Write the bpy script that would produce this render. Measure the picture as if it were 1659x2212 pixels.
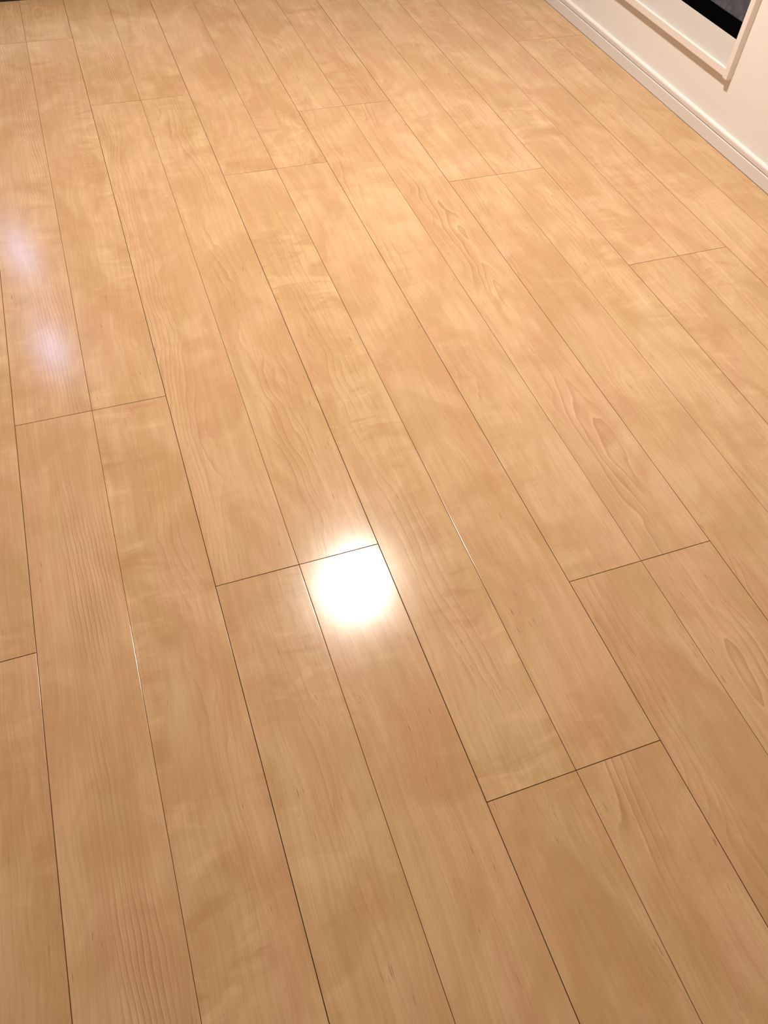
import bpy, math, random
from mathutils import Vector

for o in list(bpy.data.objects):
    bpy.data.objects.remove(o, do_unlink=True)
S = bpy.context.scene
COL = S.collection

# ------------------------------------------------------------------ camera
CAM = bpy.data.cameras.new('camera')
cam = bpy.data.objects.new('camera', CAM)
COL.objects.link(cam)
cam.location = (0.28838, 0.0, 1.18132)
cam.rotation_euler = (0.651873692, -0.0485469984, -0.339807046)
CAM.sensor_fit = 'HORIZONTAL'
CAM.sensor_width = 36.0
CAM.lens = 36.0 * 1676.764 / 1659.0
CAM.clip_start = 0.02
S.camera = cam

# ------------------------------------------------------------------ world, exposure
world = bpy.data.worlds.new('night')
S.world = world
world.use_nodes = True
world.node_tree.nodes['Background'].inputs[0].default_value = (0.02, 0.022, 0.03, 1)
world.node_tree.nodes['Background'].inputs[1].default_value = 1.0
S.view_settings.view_transform = 'Standard'
S.view_settings.look = 'None'
S.view_settings.gamma = 1.0
S.view_settings.use_curve_mapping = False
S.view_settings.exposure = 0.06

LAMP_POS = (1.0, 1.97)         # pendant lamp over the floor in view
LAMP_HEIGHT = 2.16
LAMP_STRENGTH = 850.0
FILL_POS = (0.25, -1.15)        # unseen fill lamp added behind the camera to brighten the nearest boards
FILL_STRENGTH = 90.0
LAMP_COLOUR = (1.0, 0.895, 0.785)
SPOT_POS = [(-0.30, 4.46), (-0.42, 5.62)]   # two cool downlights further into the room
SPOT_STRENGTH = 400.0
SPOT_COLOUR = (0.50, 0.60, 1.0)

# room
X_LEFT, X_WALL = -2.30, 2.1128
Y_NEAR, Y_FAR = -2.60, 7.00
HEIGHT = 2.40
ROW = 0.152
LENGTH = 1.818

# ------------------------------------------------------------------ helpers
def obj(name, verts, faces, mats, parent=None, loc=(0, 0, 0), face_mats=None, smooth=False):
    me = bpy.data.meshes.new(name)
    me.from_pydata(verts, [], faces)
    for m in (mats if isinstance(mats, (list, tuple)) else [mats]):
        me.materials.append(m)
    if face_mats:
        me.polygons.foreach_set('material_index', face_mats)
    if smooth:
        me.polygons.foreach_set('use_smooth', [True] * len(me.polygons))
    me.update()
    o = bpy.data.objects.new(name, me)
    COL.objects.link(o)
    o.location = loc
    if parent:
        o.parent = parent
    return o

def box_data(x0, x1, y0, y1, z0, z1, b=0.0):
    """A box, its edges chamfered by b."""
    if b <= 0:
        v = [(x, y, z) for z in (z0, z1) for y in (y0, y1) for x in (x0, x1)]
        f = [(0, 2, 3, 1), (4, 5, 7, 6), (0, 1, 5, 4), (2, 6, 7, 3), (0, 4, 6, 2), (1, 3, 7, 5)]
        return v, f
    import bmesh
    bm = bmesh.new()
    v, f = box_data(x0, x1, y0, y1, z0, z1)
    bv = [bm.verts.new(p) for p in v]
    for q in f:
        bm.faces.new([bv[i] for i in q])
    bmesh.ops.bevel(bm, geom=list(bm.edges), offset=b, segments=2, affect='EDGES', profile=0.6)
    bm.verts.ensure_lookup_table()
    v = [tuple(p.co) for p in bm.verts]
    f = [[p.index for p in q.verts] for q in bm.faces]
    bm.free()
    return v, f

def box(name, x0, x1, y0, y1, z0, z1, mat, parent=None, b=0.0):
    v, f = box_data(x0, x1, y0, y1, z0, z1, b)
    return obj(name, v, f, mat, parent)

def extrude_y(name, prof, y0, y1, mat, parent=None):
    """Closed profile of (x, z) points drawn along y."""
    n = len(prof)
    v = [(x, y0, z) for x, z in prof] + [(x, y1, z) for x, z in prof]
    f = [(i, (i + 1) % n, (i + 1) % n + n, i + n) for i in range(n)]
    f += [tuple(range(n - 1, -1, -1)), tuple(range(n, 2 * n))]
    return obj(name, v, f, mat, parent)

def lathe(name, prof, mat, parent=None, loc=(0, 0, 0), seg=64):
    v, f = [], []
    for r, z in prof:
        for i in range(seg):
            a = 2 * math.pi * i / seg
            v.append((r * math.cos(a), r * math.sin(a), z))
    for k in range(len(prof) - 1):
        for i in range(seg):
            j = (i + 1) % seg
            f.append((k * seg + i, k * seg + j, (k + 1) * seg + j, (k + 1) * seg + i))
    f.append(tuple(range(seg - 1, -1, -1)))
    f.append(tuple((len(prof) - 1) * seg + i for i in range(seg)))
    return obj(name, v, f, mat, parent, loc)

def structure(o):
    o['kind'] = 'structure'
    return o

def thing(o, label, category, group=None):
    o['label'] = label
    o['category'] = category
    if group:
        o['group'] = group
    return o

def empty(name, loc):
    o = bpy.data.objects.new(name, None)
    COL.objects.link(o)
    o.location = loc
    o.empty_display_size = 0.1
    return o

# ------------------------------------------------------------------ node helpers
class G:
    def __init__(self, mat):
        self.nt = mat.node_tree
        self.bsdf = self.nt.nodes['Principled BSDF']

    def put(self, sock, val):
        if hasattr(val, 'is_output'):
            self.nt.links.new(val, sock)
        else:
            sock.default_value = val

    def math(self, op, a, b=0.0, c=0.0, clamp=False):
        n = self.nt.nodes.new('ShaderNodeMath')
        n.operation = op
        n.use_clamp = clamp
        for s, x in zip(n.inputs, (a, b, c)):
            self.put(s, x)
        return n.outputs[0]

    def vec(self, x, y, z):
        n = self.nt.nodes.new('ShaderNodeCombineXYZ')
        for s, q in zip(n.inputs, (x, y, z)):
            self.put(s, q)
        return n.outputs[0]

    def noise(self, v, detail=2.0, rough=0.5, dist=0.0):
        n = self.nt.nodes.new('ShaderNodeTexNoise')
        n.inputs['Scale'].default_value = 1.0
        n.inputs['Detail'].default_value = detail
        n.inputs['Roughness'].default_value = rough
        n.inputs['Distortion'].default_value = dist
        self.put(n.inputs['Vector'], v)
        return n.outputs['Fac']

    def ramp(self, x, a, b, lo=0.0, hi=1.0):
        n = self.nt.nodes.new('ShaderNodeMapRange')
        n.interpolation_type = 'SMOOTHSTEP'
        for s, q in zip(n.inputs, (x, a, b, lo, hi)):
            self.put(s, q)
        return n.outputs[0]

    def mix(self, f, a, b, mode='MIX'):
        n = self.nt.nodes.new('ShaderNodeMix')
        n.data_type = 'RGBA'
        n.blend_type = mode
        self.put(n.inputs[0], f)
        for s, q in ((n.inputs[6], a), (n.inputs[7], b)):
            if not hasattr(q, 'is_output') and len(q) == 3:
                q = (*q, 1.0)
            self.put(s, q)
        return n.outputs[2]

    def attr(self, name):
        n = self.nt.nodes.new('ShaderNodeAttribute')
        n.attribute_type = 'OBJECT'
        n.attribute_name = name
        return n.outputs['Fac']

    def xyz(self, out='Object'):
        t = self.nt.nodes.new('ShaderNodeTexCoord')
        s = self.nt.nodes.new('ShaderNodeSeparateXYZ')
        self.nt.links.new(t.outputs[out], s.inputs[0])
        return s.outputs[0], s.outputs[1], s.outputs[2]

    def bump(self, h, strength, dist):
        n = self.nt.nodes.new('ShaderNodeBump')
        n.inputs['Strength'].default_value = strength
        n.inputs['Distance'].default_value = dist
        self.put(n.inputs['Height'], h)
        self.nt.links.new(n.outputs[0], self.bsdf.inputs['Normal'])

def mat(name, col=(0.8, 0.8, 0.8), rough=0.5, metal=0.0, spec=0.5):
    m = bpy.data.materials.new(name)
    m.use_nodes = True
    b = m.node_tree.nodes['Principled BSDF']
    b.inputs['Base Color'].default_value = (*col, 1)
    b.inputs['Roughness'].default_value = rough
    b.inputs['Metallic'].default_value = metal
    b.inputs['Specular IOR Level'].default_value = spec
    return m

def emitter(name, col, strength):
    m = mat(name, (0.9, 0.9, 0.9), 0.4)
    b = m.node_tree.nodes['Principled BSDF']
    b.inputs['Emission Color'].default_value = (*col, 1)
    b.inputs['Emission Strength'].default_value = strength
    return m

# ------------------------------------------------------------------ materials
def make_wood():
    """Maple film floor board; every board carries its own seed, tone, hue, figure, curl and figure_side."""
    m = mat('maple_board')
    g = G(m)
    u, v, _ = g.xyz()
    seed = g.attr('seed')
    tone, hue = g.attr('tone'), g.attr('hue')
    figure, curl, side = g.attr('figure'), g.attr('curl'), g.attr('figure_side')

    def n(su, sv, off, detail=2.0, rough=0.5, dist=0.0):
        return g.noise(g.vec(g.math('MULTIPLY', u, su), g.math('MULTIPLY', v, sv),
                             g.math('ADD', seed, off)), detail, rough, dist)

    # wandering of the grain
    warp = g.math('SUBTRACT', n(6, 2.6, 3.1, 2.5), 0.5)
    uw = g.math('MULTIPLY_ADD', warp, 0.05, u)

    def nw(su, sv, off, detail=2.0, rough=0.5, dist=0.0):
        return g.noise(g.vec(g.math('MULTIPLY', uw, su), g.math('MULTIPLY', v, sv),
                             g.math('ADD', seed, off)), detail, rough, dist)

    light, dark = (0.700, 0.495, 0.300), (0.470, 0.280, 0.130)
    pink, olive = (0.650, 0.385, 0.230), (0.590, 0.425, 0.205)
    clouds = g.ramp(n(9, 5.0, 11.0, 3.0, 0.55, 0.8), 0.34, 0.66)
    base = g.mix(g.math('MULTIPLY_ADD', g.math('SUBTRACT', clouds, 0.5), 0.62, tone, clamp=True), dark, light)
    hue_n = g.ramp(n(12, 4, 23.0, 2.0, 0.5, 0.5), 0.36, 0.64)
    hue_c = g.mix(g.math('MULTIPLY_ADD', g.math('SUBTRACT', hue_n, 0.5), 0.8, hue, clamp=True), pink, olive)
    col = g.mix(0.38, base, hue_c)

    # transverse shimmer of figured maple
    band = n(7, 19, 37.0, 3.5, 0.55, 0.9)
    bmask = g.math('MULTIPLY', g.ramp(n(7, 3, 41.0, 1.0), 0.42, 0.62), curl)
    col = g.mix(g.math('MULTIPLY', g.math('MULTIPLY', g.ramp(band, 0.53, 0.66), bmask), 0.42), col, (0.80, 0.555, 0.335))
    col = g.mix(g.math('MULTIPLY', g.math('MULTIPLY', g.ramp(band, 0.47, 0.34), bmask), 0.38), col, (0.42, 0.225, 0.10))

    # long soft streaks and hair-fine grain
    streak = g.ramp(nw(55, 2.2, 53.0, 4.0, 0.6), 0.35, 0.66)
    col = g.mix(g.math('MULTIPLY', g.math('SUBTRACT', 1.0, streak), 0.22), col, (0.43, 0.235, 0.105))
    fine = g.ramp(nw(420, 9, 59.0, 2.0, 0.6), 0.36, 0.62)
    col = g.mix(g.math('MULTIPLY', g.math('SUBTRACT', 1.0, fine), 0.16), col, (0.38, 0.19, 0.08))

    # short dark pores
    pore = g.math('MULTIPLY', g.ramp(nw(330, 30, 67.0, 1.0), 0.70, 0.77), g.ramp(n(16, 5, 69.0, 1.0), 0.48, 0.66))
    col = g.mix(g.math('MULTIPLY', pore, 0.60), col, (0.27, 0.12, 0.045))

    # growth rings running out as nested flames
    rings, wander, at = g.attr('rings'), g.attr('wander'), g.attr('figure_at')
    du = g.math('MULTIPLY', g.math('SUBTRACT', u, side), 9.0)
    par = g.math('SQRT', g.math('ADD', g.math('MULTIPLY', du, du), 0.012))
    h = g.math('MULTIPLY_ADD', v, 0.42, par)
    h = g.math('MULTIPLY_ADD', n(11, 3.2, 71.0, 2.5, 0.5), wander, h)
    h = g.math('MULTIPLY_ADD', n(45, 13, 73.0, 2.0), 0.05, h)
    saw = g.math('FRACT', g.math('MULTIPLY', h, rings))
    line = g.math('MULTIPLY', g.ramp(saw, 0.55, 0.97), g.ramp(saw, 1.0, 0.975))
    fmask = g.math('MULTIPLY', g.ramp(n(11, 2.4, 79.0, 1.5), 0.38, 0.60), figure)
    near = g.ramp(g.math('ABSOLUTE', g.math('SUBTRACT', u, at)), 0.062, 0.022)
    fmask = g.math('MULTIPLY', fmask, near)
    col = g.mix(g.math('MULTIPLY', g.math('MULTIPLY', line, fmask), 0.46), col, (0.33, 0.165, 0.070))
    pale = g.math('MULTIPLY', g.ramp(saw, 0.30, 0.05), fmask)
    col = g.mix(g.math('MULTIPLY', pale, 0.24), col, (0.80, 0.57, 0.35))

    g.put(g.bsdf.inputs['Base Color'], col)
    g.put(g.bsdf.inputs['Roughness'], g.math('MULTIPLY_ADD', g.math('SUBTRACT', fine, 0.5), 0.02, 0.165))
    g.bsdf.inputs['Specular IOR Level'].default_value = 0.31
    hh = g.math('ADD', g.math('MULTIPLY', fine, 0.18), g.math('MULTIPLY', n(900, 500, 83.0, 1.0), 0.8))
    g.bump(hh, 0.07, 0.0004)
    return m

WOOD = make_wood()
GROOVE = mat('groove_brown', (0.24, 0.125, 0.055), 0.40)
SUBFLOOR = mat('subfloor', (0.12, 0.06, 0.028), 0.8)

def make_wallpaper():
    m = mat('wallpaper', (0.86, 0.83, 0.80), 0.75, spec=0.3)
    g = G(m)
    t = g.nt.nodes.new('ShaderNodeTexCoord').outputs['Object']
    s = g.nt.nodes.new('ShaderNodeVectorMath')
    s.operation = 'SCALE'
    g.nt.links.new(t, s.inputs[0])
    s.inputs['Scale'].default_value = 160
    g.bump(g.noise(s.outputs[0], 3.0, 0.6), 0.22, 0.002)
    return m

WALLPAPER = make_wallpaper()
PAPER_DIM = mat('darkened_wallpaper', (0.60, 0.58, 0.56), 0.8)  # paper of the unseen walls, darkened to cut bounced light
CEIL = mat('ceiling_paper', (0.86, 0.85, 0.83), 0.8)
PAINT = mat('white_trim', (0.80, 0.765, 0.745), 0.38)
CASING = mat('white_casing', (0.86, 0.80, 0.76), 0.40)
SASH = mat('sash_resin', (0.73, 0.725, 0.72), 0.45)
BLACK = mat('black_sash', (0.0010, 0.0010, 0.0012), 0.9, spec=0.02)

def make_dark_pane():
    m = mat('night_pane', (0.05, 0.052, 0.06), 0.35, spec=0.25)
    g = G(m)
    x, y, z = g.xyz()
    k = g.noise(g.vec(g.math('MULTIPLY', x, 90), g.math('MULTIPLY', y, 90), g.math('MULTIPLY', z, 60)), 3.0, 0.6)
    g.put(g.bsdf.inputs['Base Color'], g.mix(g.ramp(k, 0.35, 0.7), (0.062, 0.070, 0.095), (0.095, 0.106, 0.138)))
    return m

PANE = make_dark_pane()
CAB_DARK = mat('cabinet_black', (0.012, 0.010, 0.009), 0.35)
CAB_WHITE = mat('cabinet_white', (0.88, 0.88, 0.90), 0.35)
CAB_BROWN = mat('cabinet_brown', (0.20, 0.12, 0.07), 0.4)
LAMP_BODY = mat('lamp_white', (0.85, 0.85, 0.83), 0.5)
LAMP_GLOW = emitter('lamp_diffuser', LAMP_COLOUR, LAMP_STRENGTH)
FILL_GLOW = emitter('fill_lamp_glow', LAMP_COLOUR, FILL_STRENGTH)
SPOT_GLOW = emitter('downlight_glow', SPOT_COLOUR, SPOT_STRENGTH)

# ------------------------------------------------------------------ room shell
structure(box('wall_left', X_LEFT - 0.1, X_LEFT, Y_NEAR, Y_FAR, -0.05, HEIGHT, PAPER_DIM))
structure(box('wall_near', X_LEFT, X_WALL, Y_NEAR - 0.1, Y_NEAR, -0.05, HEIGHT, PAPER_DIM))
structure(box('wall_far', X_LEFT, X_WALL, Y_FAR, Y_FAR + 0.1, -0.05, HEIGHT, PAPER_DIM))
structure(box('ceiling', X_LEFT, X_WALL, Y_NEAR, Y_FAR, HEIGHT, HEIGHT + 0.1, CEIL))

# right wall with the opening of the low window
WY0, WY1, WZ0, WZ1 = 1.932, 2.86, 0.197, 1.25
def wall_with_hole():
    v, f = [], []
    for (y0, y1, z0, z1) in ((Y_NEAR, WY0, -0.05, HEIGHT), (WY1, Y_FAR, -0.05, HEIGHT),
                             (WY0, WY1, -0.05, WZ0), (WY0, WY1, WZ1, HEIGHT)):
        a, b = box_data(X_WALL, X_WALL + 0.12, y0, y1, z0, z1)
        k = len(v)
        v += a
        f += [tuple(i + k for i in q) for q in b]
    return obj('wall_right', v, f, WALLPAPER)
structure(wall_with_hole())

# baseboard: lower board with a chamfer, a groove, and a capped upper strip
def baseboard():
    root = structure(empty('baseboard_right', (X_WALL, 2.2, 0)))
    def prof(p):
        return [(-d, z) for d, z in p]
    y0, y1 = Y_NEAR - 2.2, Y_FAR - 2.2
    extrude_y('board', prof([(0.0, 0.0006), (0.012, 0.0006), (0.012, 0.0340), (0.0100, 0.0366), (0.0, 0.0366)]), y0, y1, PAINT, root)
    extrude_y('groove', prof([(0.0, 0.0366), (0.0097, 0.0366), (0.0097, 0.0370), (0.0070, 0.0371), (0.0070, 0.0390), (0.0, 0.0390)]), y0, y1, GROOVE, root)
    extrude_y('cap', prof([(0.0, 0.0390), (0.0112, 0.0390), (0.0118, 0.0500), (0.0108, 0.0530), (0.0085, 0.0548), (0.0, 0.0562)]), y0, y1, PAINT, root)
baseboard()

# low window with white casing, resin sash, black glazing frame and dark night pane
def window():
    root = structure(empty('window_1', (X_WALL, 2.39, WZ0)))
    ox, oy, oz = X_WALL, 2.39, WZ0
    def piece(name, d0, d1, y0, y1, z0, z1, m, b=0.0):
        return box(name, -d1, -d0, y0 - oy, y1 - oy, z0 - oz, z1 - oz, m, root, b)
    # casing, proud of the wall; the uprights stand a little further out and lower than the sill piece
    piece('casing', 0.0002, 0.0205, 1.9185, 1.9376, 0.1800, 1.275, CASING, 0.0012)
    piece('casing', 0.0002, 0.0185, 2.8515, 2.8745, 0.1800, 1.275, CASING, 0.0012)
    piece('casing', 0.0002, 0.0160, 1.9378, 2.8513, 0.1818, 0.2030, CASING, 0.0016)
    piece('casing', 0.0002, 0.0160, 1.9378, 2.8513, 1.2450, 1.272, CASING, 0.0012)
    # sash: bottom, top and side rails a few millimetres back
    piece('sash_rail', -0.040, 0.0075, 1.9379, 2.8510, 0.2032, 0.2770, SASH, 0.0006)
    piece('sash_rail', -0.040, 0.0075, 1.9379, 2.8510, 1.1900, 1.2448, SASH, 0.0006)
    # black glazing frame
    piece('glazing_frame', -0.030, 0.0070, 1.9381, 2.8508, 0.2772, 0.3205, BLACK, 0.0004)
    piece('glazing_frame', -0.030, 0.0070, 1.9381, 1.9436, 0.3207, 1.1898, BLACK, 0.0004)
    piece('glazing_frame', -0.030, 0.0070, 2.8468, 2.8508, 0.3207, 1.1898, BLACK, 0.0004)
    piece('glass_pane', -0.010, 0.0045, 1.9438, 2.8466, 0.3207, 1.1898, PANE)
window()

# ------------------------------------------------------------------ floor
floor = structure(box('floor', X_LEFT, X_WALL, Y_NEAR, Y_FAR, -0.05, -0.0125, SUBFLOOR))
TH = 0.012
mesh_cache = {}
def board_mesh(w, l, bl, br, be):
    """Board w x l, top at z=0; bl/br/be: half widths of the groove at its left, right and end edges."""
    key = (round(w, 4), round(l, 4), bl, br, be)
    if key in mesh_cache:
        return mesh_cache[key]
    def gap(b):
        return 0.00026 if b > 0.0006 else 0.00006
    x0, x1, y0, y1 = -w / 2 + gap(bl), w / 2 - gap(br), -l / 2 + gap(be), l / 2 - gap(be)
    def inset(k, z):        # k: fraction of the arris; the groove inside a panel (narrow) has the broader, softer arris
        def e(q):
            return k * (0.00100 if q < 0.0006 else 0.00035)
        return ((-w / 2 + bl + e(bl), w / 2 - br - e(br), -l / 2 + be + e(be), l / 2 - be - e(be)), z)
    rings = [((x0, x1, y0, y1), -TH), ((x0, x1, y0, y1), -0.0011),
             inset(0.0, -0.000125), inset(0.28, -0.000055), inset(0.60, -0.000016), inset(1.0, 0.0)]
    v, f, fm = [], [], []
    for (a, b, c, d), z in rings:
        v += [(a, c, z), (b, c, z), (b, d, z), (a, d, z)]
    for k in range(5):
        for i in range(4):
            j = (i + 1) % 4
            f.append((4 * k + i, 4 * k + j, 4 * k + 4 + j, 4 * k + 4 + i))
            fm.append(1 if k < 2 else 0)
    f.append((20, 21, 22, 23)); fm.append(0)
    f.append((3, 2, 1, 0)); fm.append(1)
    me = bpy.data.meshes.new('floor_board')
    me.from_pydata(v, [], f)
    me.materials.append(WOOD)
    me.materials.append(GROOVE)
    me.polygons.foreach_set('material_index', fm)
    me.update()
    mesh_cache[key] = me
    return me

# end joint of each pair of rows (first row of the pair -> y of one joint), as in the photograph
JOINT = {-2: 0.7286, 0: 1.2627, 2: 0.765, 4: 0.2691, 6: 0.5806, 8: 1.8968, 10: 1.4029, 12: 2.7174}
# look of single boards: (row, k) with k = 0 for the board that starts at JOINT and runs away from the camera,
# -1 the one nearer: tone, hue, figure, curl, figure_side, seed, tilt about x, tilt about y (degrees)
STRAIGHT = dict(figure_side=-0.30, rings=15, wander=0.22)
LOOK = {  # tone: the board's own, with lamplight worked in (far lighter, near darker)
    (0, -1): dict(STRAIGHT, figure=1.0, figure_at=0.025, tone=0.56, hue=0.40, curl=0.2, seed=11.3),
    (0, 0): dict(STRAIGHT, figure=1.0, figure_at=0.030, tone=0.58, hue=0.35, curl=0.6, seed=47.1),
    (1, -1): dict(figure=0.35, curl=1.0, tone=0.50, hue=0.45, seed=83.0),
    (1, 0): dict(figure=0.2, curl=1.0, tone=0.56, hue=0.35, seed=120.4),
    (2, -1): dict(figure=0.3, curl=0.9, figure_at=0.0, tone=0.52, hue=0.60, seed=142.2),
    (2, 0): dict(figure=0.6, figure_at=-0.055, tone=0.60, hue=0.40, curl=0.4, seed=171.9),
    (2, 1): dict(STRAIGHT, figure=0.9, figure_at=0.03, tone=0.50, hue=0.6, seed=47.1),
    (3, -1): dict(STRAIGHT, figure=0.3, rings=22, figure_at=0.0, tone=0.50, hue=0.30, curl=0.3, seed=205.5, tx=0.0, ty=0.0),
    (3, 0): dict(figure=0.6, figure_at=0.0, rings=7, tone=0.52, hue=0.60, curl=0.5, seed=233.3, tx=0.0, ty=-0.25),
    (4, -1): dict(figure=0.2, tone=0.34, hue=0.65, curl=0.4, seed=262.6),
    (4, 0): dict(figure=0.5, figure_at=0.0, tone=0.55, hue=0.65, curl=1.0, seed=291.7, tx=0.0, ty=0.38),
    (5, -1): dict(figure=1.0, figure_at=-0.01, rings=6, wander=1.0, tone=0.42, hue=0.45, curl=0.2, seed=322.8),
    (5, 0): dict(STRAIGHT, figure=0.3, rings=20, figure_at=0.03, tone=0.56, hue=0.40, curl=0.5, seed=353.1),
    (6, -1): dict(figure=0.4, figure_at=-0.055, tone=0.38, hue=0.50, curl=0.2, seed=381.2),
    (6, 0): dict(figure=0.5, figure_at=-0.06, tone=0.60, hue=0.55, curl=0.5, seed=411.9),
    (7, -1): dict(figure=0.8, figure_at=0.0, rings=6, tone=0.48, hue=0.40, curl=0.3, seed=442.5),
    (7, 0): dict(figure=0.9, figure_at=0.0, rings=6, wander=1.0, tone=0.52, hue=0.35, curl=0.3, seed=322.8),
    (8, -1): dict(figure=0.7, figure_at=-0.055, tone=0.46, hue=0.40, curl=0.3, seed=472.6),
    (8, 0): dict(STRAIGHT, figure=0.5, figure_at=0.03, tone=0.62, hue=0.45, curl=0.5, seed=503.2),
}
rnd = random.Random(7)
R = math.radians
n_pair = -16
while n_pair <= 12:
    j0 = JOINT.get(n_pair, (n_pair * 0.731) % LENGTH)
    for row in (n_pair, n_pair + 1):
        x0, x1 = row * ROW, (row + 1) * ROW
        if x1 <= X_LEFT + 0.02:
            continue
        x0 = max(x0, X_LEFT + 0.002)
        x1 = min(x1, 2.1004)
        k = math.floor((Y_NEAR - j0) / LENGTH)
        while True:
            y0, y1 = j0 + k * LENGTH, j0 + (k + 1) * LENGTH
            y0, y1 = max(y0, Y_NEAR + 0.002), min(y1, Y_FAR - 0.002)
            if y0 >= Y_FAR - 0.01:
                break
            if y1 - y0 > 0.01:
                even_left = row % 2 == 0
                bl, br = (0.00065, 0.00050) if even_left else (0.00050, 0.00065)
                me = board_mesh(x1 - x0, y1 - y0, bl, br, 0.00065)
                o = bpy.data.objects.new('floor_board', me)
                COL.objects.link(o)
                o.parent = floor
                L = dict(tone=rnd.uniform(0.42, 0.66), hue=rnd.uniform(0.25, 0.75), figure=rnd.uniform(0.1, 0.55), figure_at=rnd.uniform(-0.05, 0.05), rings=rnd.choice((6, 8, 9)), wander=0.85,
                         curl=rnd.uniform(0.4, 0.9), figure_side=rnd.uniform(-0.05, 0.05), seed=rnd.uniform(0, 900),
                         tx=rnd.uniform(-0.004, 0.004), ty=rnd.uniform(-0.10, 0.10))
                L.update(LOOK.get((row, k), {}))
                for a in ('tone', 'hue', 'figure', 'curl', 'figure_side', 'figure_at', 'rings', 'wander', 'seed'):
                    o[a] = float(L[a])
                o.location = ((x0 + x1) / 2, (y0 + y1) / 2, 0)
                o.rotation_euler = (R(L['tx']), R(L['ty']), 0)
            k += 1
    n_pair += 2

# ------------------------------------------------------------------ low cabinet at the far left, its plinth just in view
def cabinet():
    root = empty('low_cabinet', (-0.1, 3.436, 0.0015))
    thing(root, 'low cabinet with black plinth at the far left edge of the wooden floor', 'cabinet')
    b = 0.0008
    box('plinth', -1.1, 0.90, 0.002, 0.40, 0.0, 0.078, CAB_DARK, root, b)
    box('drawer_front', -1.1, -0.24, 0.0, 0.020, 0.0785, 0.214, CAB_WHITE, root, b)
    box('drawer_front', -0.234, 0.617, 0.0, 0.020, 0.0785, 0.214, CAB_WHITE, root, b)
    box('drawer_front', 0.629, 0.90, 0.0, 0.020, 0.0785, 0.214, CAB_WHITE, root, b)
    box('body', -1.1, 0.90, 0.021, 0.40, 0.0785, 0.2142, CAB_DARK, root, b)
    box('top', -1.11, 0.91, -0.004, 0.405, 0.2145, 0.285, CAB_BROWN, root, b)
cabinet()

# ------------------------------------------------------------------ lamps
def added_fill_lamp(pos, glow, label):
    root = empty('added_fill_lamp', (pos[0], pos[1], HEIGHT))
    thing(root, label, 'lamp')
    lathe('base', [(0.087, -0.030), (0.125, -0.028), (0.13, -0.0005), (0.12, 0.0)], LAMP_BODY, root)
    lathe('diffuser', [(0.070, -0.036), (0.082, -0.034), (0.086, -0.0305)], glow, root)
def pendant_lamp():
    root = empty('pendant_lamp', (LAMP_POS[0], LAMP_POS[1], HEIGHT))
    thing(root, 'round white pendant lamp glowing warmly, mirrored as the large bright spot on the floor', 'lamp')
    d = LAMP_HEIGHT - HEIGHT
    lathe('canopy', [(0.020, -0.030), (0.050, -0.024), (0.055, -0.0004), (0.050, 0.0)], LAMP_BODY, root, seg=40)
    lathe('cord', [(0.003, d + 0.085), (0.003, -0.0302)], LAMP_BODY, root, seg=10)
    lathe('shade', [(0.087, d), (0.100, d + 0.002), (0.104, d + 0.020), (0.080, d + 0.055), (0.040, d + 0.078), (0.006, d + 0.0848)], LAMP_BODY, root)
    lathe('diffuser', [(0.070, d - 0.005), (0.082, d - 0.0035), (0.086, d - 0.0004)], LAMP_GLOW, root)
pendant_lamp()
added_fill_lamp(FILL_POS, FILL_GLOW, 'added round white fill lamp, unseen behind the camera, brightening the nearest boards')

def downlight(x, y, label):
    root = empty('downlight', (x, y, HEIGHT))
    thing(root, label, 'lamp')
    lathe('trim_ring', [(0.038, -0.006), (0.050, -0.005), (0.052, -0.0003), (0.042, 0.0)], LAMP_BODY, root, seg=40)
    lathe('bulb', [(0.034, -0.009), (0.036, -0.0065)], SPOT_GLOW, root, seg=40)
downlight(*SPOT_POS[0], 'cool white downlight mirrored as the nearer, smaller lilac spot at the left')
downlight(*SPOT_POS[1], 'cool white downlight mirrored as the farther lilac spot at the left edge')
